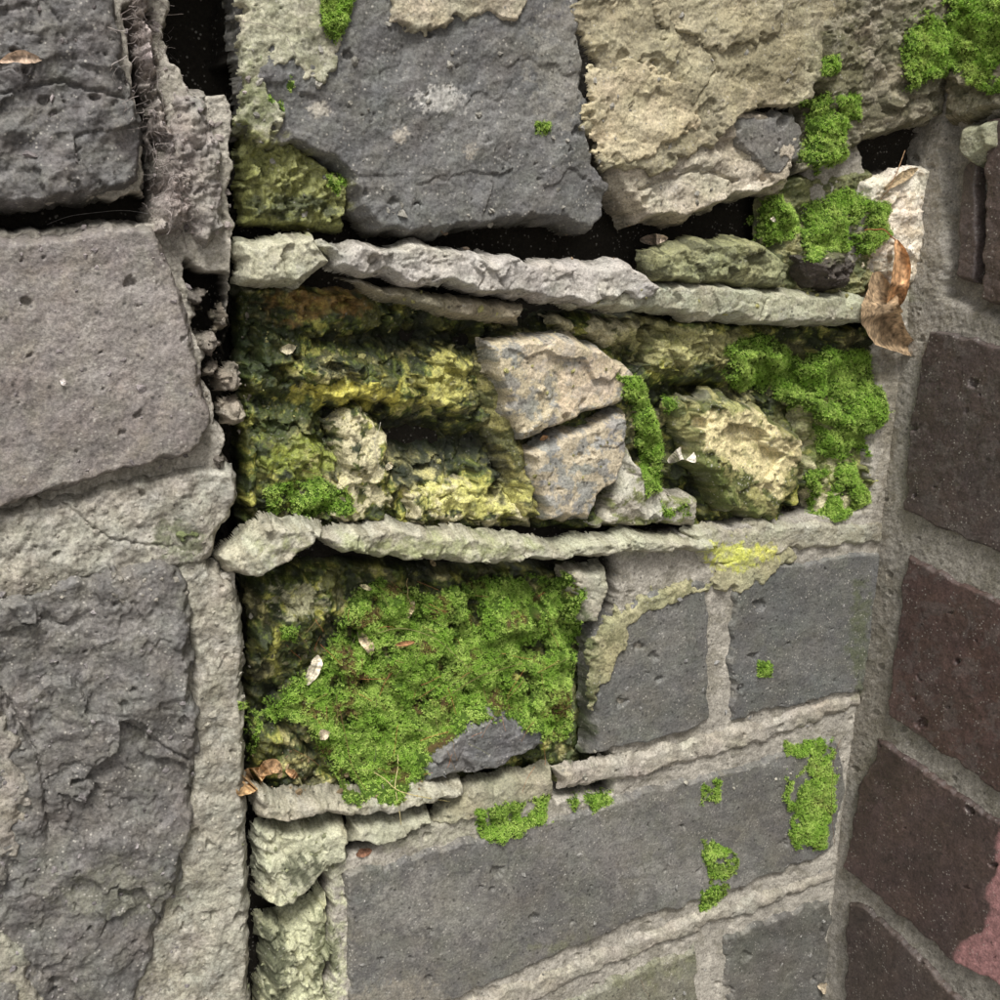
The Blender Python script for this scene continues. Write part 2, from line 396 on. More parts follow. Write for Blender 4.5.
for (x,y,a,b,c) in [(212,345,16,14,(130,122,114)),(233,382,13,15,(150,142,130)),(237,415,13,15,(160,150,135)),(198,300,12,12,(98,92,86)),(190,537,22,15,(126,132,94)),(222,462,10,9,(120,112,104)),(226,318,9,16,(110,102,90)),(214,372,9,8,(140,130,118))]:
    pl('mortar_pebble',('e',x,y,a,b),6,c,'m',r=10,rough=1,rsc=12,depth=14,warp=6,wsc=12,fac=[(14,1)])
# ---- course 1
pc('corner_stone',[(243,110),(300,140),(352,180),(352,232),(300,230),(246,226)],-1,(138,140,98),'a',r=10,rough=2.2,rsc=24,fac=[(30,2.2),(14,1)],depth=14)
pc('grey_brick_a',[(238,-60),(585,-60),(592,60),(602,160),(620,184),(612,222),(600,238),(560,226),(500,228),(440,240),(380,237),(352,212),(345,178),(290,148),(268,160),(246,128)],5,(109,108,108),pits=.06,rough=.9,rsc=60,r=7,chip=2,cvar=.16,fac=[(80,.5)],depth=20,warp=6,cfn=gcol((86,85,84),20,.14,10,.55))
pc('pale_brick_a',[(596,110),(700,100),(802,112),(806,150),(795,192),(740,202),(700,224),(640,226),(616,190)],3.5,(190,180,165),pits=.06,rough=.9,r=7,chip=2,depth=18,fac=[(40,1.1)],warp=6,cfn=gcol((136,126,110),14,.15,11,.6),cracks=[([(640,190),(700,170),(740,180)],1.6,1.6)])
pc('brick_chip',[(736,118),(800,112),(804,160),(780,178),(748,160)],4.8,(112,110,108),r=5,depth=5,chip=3,pits=.1,warp=7)
pc('mortar_render',[(568,10),(640,-60),(850,-60),(850,20),(828,85),(798,108),(742,116),(705,150),(655,172),(604,166),(588,122),(598,72)],7,(160,152,127),'m',r=4,rough=1.1,rsc=50,warp=12,chip=5,depth=4,pits=.06,fac=[(50,.8),(22,.3)],cfn=gcol((122,115,95),16,.08,12,.65),cracks=[([(700,20),(720,70),(690,110)],1.4,1.2)])
pc('mortar_render',[(590,70),(640,60),(700,90),(700,130),(650,160),(604,160),(590,122)],8.,(186,174,146),'m',r=3,rough=.9,rsc=40,warp=12,chip=5,depth=2,fac=[(30,.5)],film=0)
pc('mortar_render',[(650,-60),(780,-60),(790,30),(730,50),(660,30)],8.,(164,156,132),'m',r=3,rough=.9,rsc=40,warp=14,chip=5,depth=2,fac=[(30,.5)],film=0)
pc('mortar_render',[(238,-60),(352,-60),(345,30),(335,75),(310,85),(290,60),(268,75),(285,120),(262,150),(240,120)],6.4,(172,169,150),'m',r=4,rough=.8,warp=10,chip=5,depth=4,pits=.08,cfn=gcol((116,116,90),14,.06,13,.6))
pc('mortar_render',[(385,-60),(560,-60),(520,22),(470,20),(430,32),(390,22)],6.6,(178,169,149),'m',r=4,rough=.7,warp=10,chip=5,depth=4,cfn=gcol((130,124,106),12,.1,14,.6))
pc('rubble_stone_upper',[(805,-60),(1040,-60),(1040,110),(940,124),(880,140),(850,165),(806,175),(818,90)],6,(134,128,110),'m',r=10,rough=2.4,rsc=50,chip=3,depth=16,fac=[(50,2),(22,.8)],pits=.08,cfn=gcol((78,75,54),20,.05,15,.7))
pc('plaster_patch',[(866,182),(900,168),(965,160),(960,230),(925,285),(888,296),(874,240)],1,(226,217,202),'m',r=7,rough=1.3,rsc=30,chip=3,fac=[(28,1)],pits=.08,depth=6,cfn=gcol((190,172,144),16,.12,16,.6))
pc('rubble_core',[(770,175),(880,165),(885,300),(770,300)],-3,(130,128,88),'a',r=10,rough=2.5,rsc=24,fac=[(26,2)],depth=10,cfn=gcol((60,68,34),16,.0,17,.8))
# ---- bed joint 1
LC=lambda s:gcol((138,132,112),12,.12,s,.65)
pc('mortar_ledge',[(236,240),(318,233),(336,262),(302,290),(242,286)],7,(182,179,162),'m',r=9,rough=1.1,rsc=34,depth=14,chip=2,fac=[(40,1.2)],pits=.05,cfn=LC(18))
pc('mortar_ledge',[(322,242),(430,244),(560,260),(640,264),(664,288),(640,308),(540,304),(450,290),(370,280),(335,268)],8.5,(180,175,168),'m',r=6,rough=1.,rsc=40,depth=14,chip=2,warp=7,wsc=34,fac=[(50,1.4),(24,.4)],pits=.06,cfn=gcol((134,128,119),12,.1,19,.6),cracks=[([(470,244),(486,270),(478,300)],1.3,1.4)])
pc('mortar_ledge',[(345,278),(450,294),(530,304),(525,326),(470,322),(420,308),(370,296)],1,(150,142,122),'m',r=8,rough=1.2,depth=10,chip=2,fac=[(26,1)])
pc('mortar_ledge',[(636,284),(700,280),(800,290),(895,300),(897,322),(800,326),(700,320),(560,306)],7,(174,172,154),'m',r=6,rough=1.,rsc=40,depth=13,chip=2,warp=7,wsc=34,pits=.05,fac=[(40,1.2)],cfn=LC(20),cracks=[([(760,280),(768,300),(756,326)],1.3,1.4)])
pc('rubble_stone',[(655,250),(700,238),(765,236),(797,262),(790,294),(720,288),(662,284)],7,(138,138,104),'a',r=9,rough=1.4,fac=[(30,1.7)],depth=14,cfn=gcol((80,80,54),14,.1,21))
pc('cinder_lump',[(806,256),(850,246),(868,270),(852,292),(818,290)],10,(66,58,52),'a',r=14,rough=2.6,rsc=10,depth=14,chip=3)
# ---- course 2 : spalled core
def c2col(x,y,col,h,d):
    n=fbm(x,y,18,6,41,.65);m=fbm(x,y,55,4,44);q=ridged(x,y,26,4,46)
    c=np.tile(lin((88,98,42)),(x.size,1))
    k=sm(n,.0,.13)[:,None]*.8;c=c*(1-k)+lin((182,178,92))*k
    k=sm(m+.5*n,.2,.36)[:,None]*.65;c=c*(1-k)+lin((196,186,134))*k
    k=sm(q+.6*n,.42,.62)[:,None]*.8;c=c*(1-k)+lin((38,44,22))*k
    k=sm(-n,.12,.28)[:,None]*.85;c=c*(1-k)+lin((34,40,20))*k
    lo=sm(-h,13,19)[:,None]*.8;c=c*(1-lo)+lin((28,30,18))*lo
    return c
def c2s(px,py):
    r=0
    for x,y,a,b,am in [(300,310,50,20,-4),(400,340,75,12,-8),(300,365,50,20,3),(365,385,60,14,5),(440,380,34,30,5),(430,440,46,14,-8),(450,490,70,22,4),(285,450,34,40,3),(330,440,10,30,-6),(500,480,12,34,-8),
        (680,350,55,22,5),(620,325,60,14,3),(750,380,30,14,-6),(850,380,50,60,5),(660,440,20,30,-6),(830,490,40,34,3),(475,345,16,24,-8),(700,390,40,8,-9),(560,320,60,8,-4),(820,440,30,8,-6),(260,400,30,10,-6)]:
        r=r+am*np.exp(-((px-x)/a)**2-((py-y)/b)**2)
    return r
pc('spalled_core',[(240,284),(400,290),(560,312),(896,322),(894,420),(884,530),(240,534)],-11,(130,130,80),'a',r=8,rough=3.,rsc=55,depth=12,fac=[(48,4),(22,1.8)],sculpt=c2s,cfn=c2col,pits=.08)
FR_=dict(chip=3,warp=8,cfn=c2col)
def pale(x,y,col,h,d): 
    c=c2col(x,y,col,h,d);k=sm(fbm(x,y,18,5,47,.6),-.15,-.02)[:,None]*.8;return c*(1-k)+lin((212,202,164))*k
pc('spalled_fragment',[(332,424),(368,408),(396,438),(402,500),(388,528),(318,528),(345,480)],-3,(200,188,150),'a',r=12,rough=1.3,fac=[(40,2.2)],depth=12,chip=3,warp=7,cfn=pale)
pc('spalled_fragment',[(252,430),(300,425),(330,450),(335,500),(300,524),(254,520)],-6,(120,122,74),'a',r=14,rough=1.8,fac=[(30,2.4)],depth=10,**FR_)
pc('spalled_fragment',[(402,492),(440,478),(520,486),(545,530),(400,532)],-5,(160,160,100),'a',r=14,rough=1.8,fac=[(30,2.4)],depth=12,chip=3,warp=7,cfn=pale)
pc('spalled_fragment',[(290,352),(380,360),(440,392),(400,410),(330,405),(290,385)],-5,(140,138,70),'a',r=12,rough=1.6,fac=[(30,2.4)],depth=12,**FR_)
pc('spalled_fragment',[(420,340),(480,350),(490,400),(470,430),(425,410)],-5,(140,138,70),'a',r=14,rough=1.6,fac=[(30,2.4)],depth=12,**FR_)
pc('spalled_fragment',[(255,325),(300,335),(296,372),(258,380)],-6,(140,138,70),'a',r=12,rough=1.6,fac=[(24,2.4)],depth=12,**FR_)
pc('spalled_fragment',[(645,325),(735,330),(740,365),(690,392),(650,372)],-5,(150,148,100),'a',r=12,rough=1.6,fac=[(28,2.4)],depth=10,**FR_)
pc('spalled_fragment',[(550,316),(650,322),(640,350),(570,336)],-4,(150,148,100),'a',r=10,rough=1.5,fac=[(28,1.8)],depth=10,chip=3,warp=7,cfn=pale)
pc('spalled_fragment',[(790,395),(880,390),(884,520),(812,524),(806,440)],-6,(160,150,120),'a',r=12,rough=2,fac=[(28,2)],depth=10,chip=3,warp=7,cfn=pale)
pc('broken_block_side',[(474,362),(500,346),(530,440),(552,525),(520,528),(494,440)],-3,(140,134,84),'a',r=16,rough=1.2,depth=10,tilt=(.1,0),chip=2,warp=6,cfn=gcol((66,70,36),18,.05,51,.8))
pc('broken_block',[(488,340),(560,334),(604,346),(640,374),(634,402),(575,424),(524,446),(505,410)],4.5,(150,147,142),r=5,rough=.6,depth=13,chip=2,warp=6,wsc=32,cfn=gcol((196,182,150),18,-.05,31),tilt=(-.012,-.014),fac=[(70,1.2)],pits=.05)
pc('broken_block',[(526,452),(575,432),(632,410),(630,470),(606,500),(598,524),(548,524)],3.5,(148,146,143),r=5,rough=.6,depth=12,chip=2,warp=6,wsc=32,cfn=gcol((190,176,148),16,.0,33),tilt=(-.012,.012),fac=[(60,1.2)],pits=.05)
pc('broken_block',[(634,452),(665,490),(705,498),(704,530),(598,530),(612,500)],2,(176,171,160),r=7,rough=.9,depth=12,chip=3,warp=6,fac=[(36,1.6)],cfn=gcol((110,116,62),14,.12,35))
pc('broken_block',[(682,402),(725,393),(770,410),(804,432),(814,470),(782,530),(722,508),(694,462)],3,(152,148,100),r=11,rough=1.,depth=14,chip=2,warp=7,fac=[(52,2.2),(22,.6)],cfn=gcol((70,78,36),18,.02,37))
# ---- bed joint 2
pc('mortar_ledge',[(220,562),(266,520),(330,528),(318,552),(262,584),(232,580)],9,(182,178,160),'m',r=7,rough=1,rsc=36,depth=14,chip=2,fac=[(40,1.4)],pits=.05,cfn=LC(22))
pc('mortar_ledge',[(318,536),(400,526),(470,534),(560,543),(640,533),(720,539),(730,553),(640,560),(560,567),(430,564),(345,560)],5.5,(176,172,155),'m',r=6,rough=1.,rsc=40,depth=12,chip=2,warp=7,wsc=34,fac=[(44,1.5),(22,.5)],pits=.06,cfn=LC(23),cracks=[([(520,528),(530,545),(520,572)],1.3,1.6),([(640,528),(634,545),(644,566)],1.3,1.6)])
pc('mortar_ledge',[(690,528),(800,522),(890,520),(893,546),(800,552),(760,566),(700,566)],1.,(166,162,147),'m',r=7,rough=.9,depth=6,chip=3,warp=7,pits=.06,cfn=LC(24))
# ---- course 3
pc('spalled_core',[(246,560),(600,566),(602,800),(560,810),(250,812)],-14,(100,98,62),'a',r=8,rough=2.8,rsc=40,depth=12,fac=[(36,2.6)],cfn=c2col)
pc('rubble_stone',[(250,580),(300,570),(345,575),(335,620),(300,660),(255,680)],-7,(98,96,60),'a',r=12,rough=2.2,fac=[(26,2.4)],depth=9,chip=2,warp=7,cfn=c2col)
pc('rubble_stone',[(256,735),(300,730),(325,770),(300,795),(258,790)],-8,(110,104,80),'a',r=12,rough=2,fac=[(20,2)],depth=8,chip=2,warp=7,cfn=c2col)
pc('grey_brick_shard',[(424,762),(458,728),(495,710),(528,720),(552,728),(550,748),(505,770),(462,780),(424,788)],0,(112,111,113),r=6,rough=.7,depth=12,chip=2,fac=[(40,1.2)],pits=.06)
pc('mortar_plug',[(568,572),(614,566),(614,596),(600,626),(578,628)],2,(166,162,146),'m',r=8,rough=1,depth=12,chip=2,fac=[(24,1)])
pc('grey_brick_b',[(592,640),(640,592),(700,578),(712,584),(716,650),(714,722),(690,738),(640,750),(592,760)],1,(110,109,107),r=5,rough=.5,rsc=50,pits=.04,chip=1.5,depth=12,cvar=.15,cfn=gcol((90,89,87),18,.16,25,.5))
pc('mortar_render',[(592,652),(616,612),(690,580),(712,584),(672,604),(634,626),(616,672),(594,712)],2.,(164,160,128),'m',r=4,rough=.7,warp=10,chip=5,depth=3,cfn=gcol((114,112,82),14,.04,26,.7))
pc('grey_brick_c',[(734,586),(772,566),(888,550),(880,620),(868,690),(800,708),(731,722)],1,(106,106,105),r=5,rough=.5,rsc=50,pits=.05,chip=2,depth=6,cvar=.15,warp=5,cfn=gcol((88,87,86),18,.16,27,.5))
pc('mortar_render',[(712,560),(770,545),(800,556),(775,576),(745,594),(720,590)],1.7,(162,158,128),'m',r=4,rough=.7,warp=10,chip=5,depth=3)
# ---- bed joint 3
pc('mortar_ledge',[(556,768),(640,754),(740,726),(866,692),(868,708),(760,746),(640,780),(560,792)],.9,(168,162,151),'m',r=7,rough=.7,rsc=36,depth=4,chip=3,warp=6,pits=.08,cfn=gcol((132,126,114),10,.1,28,.6),cracks=[([(690,730),(700,765)],1.2,1.2)])
pc('mortar_ledge',[(254,796),(340,802),(466,784),(468,796),(440,810),(380,820),(262,826)],4,(176,172,156),'m',r=6,rough=1,rsc=36,depth=12,chip=3,warp=6,wsc=34,fac=[(40,1.2)],pits=.05,cfn=LC(29),cracks=[([(350,790),(356,830)],1.3,1.5)])
pc('mortar_ledge',[(470,790),(556,770),(560,800),(480,826),(430,830)],.5,(150,146,126),'m',r=7,rough=1,rsc=36,depth=10,chip=3,warp=6,pits=.05)
# ---- course 4
pc('rubble_stone',[(260,838),(350,826),(354,858),(320,885),(282,920),(262,905)],2,(174,173,150),'m',r=8,rough=1.2,rsc=40,fac=[(36,2.4)],depth=14,chip=3,warp=7)
pc('rubble_stone',[(356,828),(436,814),(440,826),(400,846),(352,852)],3,(168,166,148),'m',r=7,rough=.9,depth=12,chip=2,fac=[(30,1.4)])
pc('rubble_stone',[(262,930),(300,916),(334,886),(340,960),(330,1060),(262,1060)],-4,(166,166,136),'m',r=14,rough=1.7,rsc=40,fac=[(38,3),(16,.8)],depth=13,chip=3,warp=8,pits=.08)
pc('grey_brick_d',[(346,872),(400,858),(470,838),(560,816),(640,792),(740,765),(840,736),(850,790),(832,858),(760,884),(640,922),(540,966),(450,1004),(348,1060)],1.2,(115,113,110),r=6,rough=.6,rsc=70,pits=.06,chip=2.5,depth=7,cvar=.17,warp=5,cfn=gcol((93,91,89),20,.12,30,.55))
pc('mortar_ledge',[(440,1016),(540,976),(700,914),(836,870),(838,884),(700,932),(560,992),(470,1040)],1.,(162,156,145),'m',r=7,rough=.7,rsc=36,depth=4,chip=3,warp=6,pits=.08,cfn=gcol((128,122,110),10,.1,38,.6))
pc('grey_brick_e',[(500,1060),(520,1022),(600,986),(698,944),(704,1060)],.8,(126,124,112),r=5,rough=.6,pits=.06,chip=2.5,depth=6,warp=5)
pc('grey_brick_f',[(724,936),(780,914),(834,896),(830,1060),(726,1060)],.8,(102,100,97),r=5,rough=.6,pits=.06,chip=2.5,depth=6,warp=5)
# ---- return wall
RB=dict(r=4,rough=.45,rsc=60,pits=.04,chip=2,depth=5,warp=3.5,cvar=.25)
pr('dark_brick_a',[(926,328),(1000,345),(1120,375),(1120,610),(1000,556),(902,512),(908,420)],2.5,(73,65,63),'s',cfn=gcol((92,85,81),20,.14,41,.5),**RB)
pr('dark_brick_b',[(906,554),(1000,602),(1120,660),(1120,880),(1000,796),(886,716),(894,630)],2.5,(78,63,59),'s',cfn=gcol((92,83,79),20,.14,42,.5),**RB)
RED=lambda x,y,col,h,d:(lambda k:col*(1-k)+lin((166,122,120))*(1+.4*fbm(x,y,8,3,4))[:,None]*k)((sm(sdf(x,y,[(1002,830),(1120,860),(1120,1060),(955,975),(958,940),(985,935),(992,880)])+9*fbm(x,y,22,4,9),-3,4)*.85)[:,None])
pr('dark_brick_c',[(878,738),(1000,822),(1120,905),(1120,1100),(1000,988),(948,962),(842,868),(856,790)],2.5,(77,65,62),'s',cfn=RED,**RB)
pr('dark_brick_d',[(846,902),(866,905),(948,985),(1010,1060),(840,1060)],2.5,(78,70,66),'s',**RB)
pr('dark_brick_e',[(984,118),(1120,90),(1120,340),(1000,306),(980,300)],2.5,(82,72,68),'s',r=4,rough=.5,pits=.04,chip=1,depth=7,warp=3)
pr('dark_brick_sliver',[(960,165),(978,150),(977,284),(954,278)],0,(84,76,73),'s',r=4,rough=.5,depth=6,warp=3)
pr('rubble_stone_upper',[(930,-60),(1120,-80),(1120,80),(1005,108),(940,124)],5,(132,125,106),'m',r=8,rough=2,rsc=36,depth=12,chip=3,fac=[(40,1.4)],cfn=gcol((78,75,54),20,.05,43,.7))
pr('rubble_chip',[(956,124),(996,118),(992,150),(966,166),(954,150)],7,(154,153,131),'m',r=7,rough=.9,depth=12,chip=1.5)
# ---------------------------------------------------------------- surface lookup
def hat(f,u,v):
    i=np.clip(u/S-f.i0,0,f.H.shape[1]-1.01);j=np.clip(v/S-f.j0,0,f.H.shape[0]-1.01)
    return f.H[j.astype(int),i.astype(int)]
def surf(f,x,y):
    h=np.zeros(len(x))
    for k in range(6):
        u,v=unproj(f,x,y,h);h=.5*h+.5*hat(f,u,v)
    u,v=unproj(f,x,y,h);hh=hat(f,u,v)
    return world(f,u,v,hh),u,v,hh
# ---------------------------------------------------------------- loose crumbs
def blobs(name,pts,f,parent,mat):
    Vs=[];Fs=[];Cs=[];n0=0
    t=(1+5**.5)/2
    ic=np.array([(-1,t,0),(1,t,0),(-1,-t,0),(1,-t,0),(0,-1,t),(0,1,t),(0,-1,-t),(0,1,-t),(t,0,-1),(t,0,1),(-t,0,-1),(-t,0,1)],float)/1.9
    fc=np.array([(0,11,5),(0,5,1),(0,1,7),(0,7,10),(0,10,11),(1,5,9),(5,11,4),(11,10,2),(10,7,6),(7,1,8),(3,9,4),(3,4,2),(3,2,6),(3,6,8),(3,8,9),(4,9,5),(2,4,11),(6,2,10),(8,6,7),(9,8,1)])
    A=np.array([(p[0],p[1]) for p in pts]);Ps,_,_,hs_=surf(f,A[:,0],A[:,1])
    for (x,y,r,c),p,hz in zip(pts,Ps,hs_):
        if hz<-.017: continue
        q=ic*(1+.35*rng.standard_normal((12,1)))*np.array([1,.7,.8])*r*.0004*(.7+.6*rng.random(3))
        an=rng.random()*6.28;ca,sa=math.cos(an),math.sin(an)
        q=np.stack([q[:,0]*ca-q[:,2]*sa,q[:,1],q[:,0]*sa+q[:,2]*ca],1)
        Vs.append(p+q);Fs.append(fc+n0);n0+=12
        Cs.append(np.tile(lin(c)*(.6+.6*rng.random()),(12,1)))
    return add_mesh(name,np.concatenate(Vs),np.concatenate(Fs),np.concatenate(Cs),mat,parent,False)
pts=[]
for (x0,y0,x1,y1,n,c) in [(150,-10,235,260,120,(160,150,144)),(245,600,330,690,60,(100,96,70)),(250,740,420,800,60,(150,130,100)),(560,225,660,262,40,(130,112,90)),(440,225,560,250,30,(120,106,90)),
        (200,280,250,440,80,(132,124,112)),(255,290,870,520,260,(150,146,96)),(390,640,480,700,80,(120,95,70)),(560,740,870,790,60,(165,160,146)),(0,500,240,600,120,(160,154,142)),
        (200,600,250,1000,120,(165,160,145)),(340,850,830,1000,90,(140,138,132)),(800,180,960,300,70,(190,180,154)),(240,820,350,1000,80,(140,142,110)),(250,0,800,230,140,(150,146,136)),(0,0,200,480,120,(140,132,130)),(0,580,200,1000,140,(140,134,132)),(590,560,880,740,60,(140,138,134))]:
    for i in range(n): pts.append((x0+(x1-x0)*rng.random(),y0+(y1-y0)*rng.random(),.8+3.0*rng.random()**3,c))
blobs('mortar_crumbs',pts,FC,None,M_MORT)
# ---------------------------------------------------------------- moss
def smooth2(A,n):
    for _ in range(n):
        A=(np.roll(A,1,0)+np.roll(A,-1,0)+np.roll(A,1,1)+np.roll(A,-1,1)+A*2)/6
    return A
def moss(f,poly,thick=3,seed=1,dens=1.,rag=9,brown=0,holes=-.45,scale=1.,nm='moss_patch'):
    A=np.array(poly,float)
    p0,u,v,h0=surf(f,np.clip(A[:,0],-20,1010),np.clip(A[:,1],-20,1010));u,v=unproj(f,A[:,0],A[:,1],float(np.median(h0)));g=26
    I,J=grid(f,int(u.min()/S)-g,int(u.max()/S)+g,int(v.min()/S)-g,int(v.max()/S)+g)
    if I.size<50:return
    a,c=J[0,0]-f.j0,I[0,0]-f.i0
    H0=f.H[a:a+I.shape[0],c:c+I.shape[1]]
    Hs=np.maximum(smooth2(H0.copy(),12),H0-.0008)
    U=I*S;V=J*S;px,py=proj(f,U,V,Hs)
    d=sdf(px,py,poly)+rag*fbm(px,py,24,5,seed,.7)*1.2
    d=np.minimum(d,(fbm(px,py,30,4,seed+9,.6)-holes)*22)
    d1,_,hp=worley(px+2*fbm(px,py,9,2,seed),py,15,seed+4)
    e1,_,_=worley(px+2*fbm(px,py,9,2,seed+1),py,34,seed+6)
    dome=np.sqrt(np.clip(1-(1-np.clip(d/12,0,1))**2,0,1))
    H=Hs+MM*(thick*dome*(.7+.6*fbm(px,py,40,3,seed+2))+dome*1.8*(.5-d1)+dome*2.2*(.5-e1)*min(1,thick/4))-.0002
    mask=d>0
    if f is FC: mask&=U<XR+.002
    else: mask&=U>0
    if mask.sum()<12:return
    x=px[mask];y=py[mask]
    br=np.clip(sm(fbm(x,y,30,4,seed+12),.15,.5)*brown,0,1)[:,None]
    col=lin((66,88,28))*(1-br)+lin((84,66,42))*br
    col*=(1+.3*fbm(x,y,8,3,seed+3))[:,None]
    base=add_mesh('cushion',world(f,U[mask],V[mask],H[mask]),faces(mask),col,M_SOIL)
    gy,gx=np.gradient(H,S)
    ii=np.argwhere(mask);pxarea=(MM*.4)**2
    n=int(mask.sum()*S*S/pxarea/2.7*dens)
    sel=ii[rng.integers(0,len(ii),n)]
    jj,kk=sel[:,0],sel[:,1]
    X,Y=px[jj,kk],py[jj,kk]
    keep=rng.random(n)>sm(fbm(X,Y,30,4,seed+12),.15,.5)*brown*.6
    jj=jj[keep];kk=kk[keep];n=len(jj);X=X[keep];Y=Y[keep];dd=d[jj,kk]
    uu=U[jj,kk]+(rng.random(n)-.5)*S;vv=V[jj,kk]+(rng.random(n)-.5)*S;hh=H[jj,kk]
    root=world(f,uu,vv,hh)
    nrm=f.N-gx[jj,kk][:,None]*f.U*.6-gy[jj,kk][:,None]*f.V*.6+f.V*.25+rng.standard_normal((n,3))*.28
    nrm/=np.linalg.norm(nrm,axis=1)[:,None]
    tone=fbm(X,Y,26,4,seed+21)+.35*rng.standard_normal(n)
    k=sm(tone,-.4,.5)[:,None]
    tcol=lin((160,200,80))*(1-k)+lin((212,236,128))*k
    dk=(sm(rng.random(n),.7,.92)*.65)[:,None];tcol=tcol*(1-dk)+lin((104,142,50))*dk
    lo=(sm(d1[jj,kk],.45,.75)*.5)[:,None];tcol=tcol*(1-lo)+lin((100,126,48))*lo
    brn=(sm(fbm(X,Y,30,4,seed+12),.15,.5)*brown*(rng.random(n)<.55))[:,None];tcol=tcol*(1-brn)+lin((140,116,72))*brn
    L=MM*(.85+.65*rng.random(n))*scale*(.6+.4*np.clip(dd/8,0,1))
    hgt=MM*(.2+1.*rng.random(n))*scale
    rA=np.cross(nrm,[.3,.1,.95]);rA/=np.linalg.norm(rA,axis=1)[:,None];rB=np.cross(nrm,rA)
    K=7;Vs=np.zeros((n,K,4,3));Cc=np.zeros((n,K,4,3))
    ph=rng.random(n)*6.28
    for k in range(K):
        ang=ph+k*2.4+rng.random(n)*.5;el=.25+.85*(k/K)+.25*rng.random(n)
        dr=np.cos(ang)[:,None]*rA+np.sin(ang)[:,None]*rB;sd=-np.sin(ang)[:,None]*rA+np.cos(ang)[:,None]*rB
        di=dr*np.cos(el)[:,None]+nrm*np.sin(el)[:,None]
        b=root+nrm*(hgt*(k/K))[:,None];l=(L*(1.1-.5*k/K))[:,None];w=l*.18
        Vs[:,k,0]=b;Vs[:,k,1]=b+di*l*.45+sd*w+nrm*l*.08;Vs[:,k,2]=b+di*l;Vs[:,k,3]=b+di*l*.45-sd*w+nrm*l*.08
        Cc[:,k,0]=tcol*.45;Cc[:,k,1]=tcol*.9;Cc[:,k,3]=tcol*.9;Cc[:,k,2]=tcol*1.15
    F=np.arange(n*K*4).reshape(-1,4)
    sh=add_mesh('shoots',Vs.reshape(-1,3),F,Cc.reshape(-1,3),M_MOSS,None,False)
    e=empty(nm);base.parent=e;sh.parent=e
    np.maximum(H0,np.where(mask,H,-1),out=H0)
MO=[([(345,600),(380,578),(430,590),(480,575),(560,572),(582,590),(580,640),(568,690),(570,730),(548,742),(500,712),(455,730),(422,770),(400,798),(345,800),(325,760),(300,720),(262,715),(270,690),(320,660),(335,625)],7,1.0,10,.9,-.42),
 ([(262,490),(300,478),(350,482),(352,508),(310,518),(268,512)],3,.8,8,.2,-.3),
 ([(722,345),(760,332),(785,345),(800,360),(820,345),(862,350),(885,395),(884,420),(862,436),(830,425),(800,412),(770,398),(725,385)],7,1,9,.1,-.42),
 ([(812,425),(862,430),(868,455),(830,462),(815,450)],4,1,7,.1,-.4),
 ([(806,470),(850,462),(868,500),(840,518),(806,512)],5,1,7,.1,-.35),
 ([(618,376),(640,374),(652,410),(664,450),(662,492),(646,498),(636,450),(630,410)],4,1,5,.1,-.6),
 ([(660,395),(680,398),(678,415),(662,412)],2,1,4,.1,-.7),
 ([(797,105),(825,92),(845,120),(842,160),(815,178),(797,160),(805,130)],5,1,8,.1,-.45),
 ([(748,205),(775,195),(798,215),(795,240),(765,246),(748,236)],4,1,7,.1,-.5),
 ([(798,205),(840,188),(884,202),(888,235),(866,256),(830,258),(800,262)],5,1,8,.15,-.4),
 ([(905,20),(950,0),(1040,-10),(1040,75),(990,95),(950,70),(905,90),(898,60)],6,1,10,.3,-.35),
 ([(316,-20),(356,-20),(350,22),(334,42),(320,25)],3,1,5,.1,-.6),
 ([(786,742),(832,738),(836,790),(824,850),(792,848),(785,800)],2.5,.9,8,.4,-.3),
 ([(474,808),(548,796),(550,820),(500,842),(480,840)],3,.9,7,.1,-.3),
 ([(560,794),(612,788),(612,804),(575,815)],2,.8,6,.1,-.2),
 ([(700,840),(735,846),(735,872),(710,882)],2,.8,8,.3,-.2),
 ([(700,782),(722,778),(718,800),(702,804)],2,.8,5,.1,-.3),
 ([(758,662),(772,662),(772,678),(758,676)],1.5,1,3,0,-.9),
 ([(534,122),(550,122),(550,136),(534,134)],1.5,1,3,0,-.9),
 ([(820,55),(838,55),(838,75),(822,75)],2.5,1,4,0,-.9),
 ([(835,95),(860,95),(860,120),(838,118)],2.5,1,5,0,-.5),
 ([(660,500),(690,498),(690,515),(664,516)],2,.7,5,0,-.3),
 ([(278,625),(298,628),(296,640),(280,640)],2,.8,5,0,-.5),
 ([(262,60),(300,80),(290,110),(268,100)],1.,.25,6,.2,.1),
 ([(240,700),(262,712),(262,740),(248,760)],2,.7,6,.3,-.2),
 ([(700,890),(730,880),(735,900),(700,912)],1.2,.4,6,.2,0.),
 ([(325,175),(345,172),(350,200),(335,200)],1.5,.8,5,.1,-.3),
]
for i,(pgn,th,de,rg,brn,ho) in enumerate(MO):
    moss(FC,pgn,th,(i*5+3)%60,de,rg,brn,ho)
moss(FR,MO[10][0],4,7,1,7,.25,-.45)
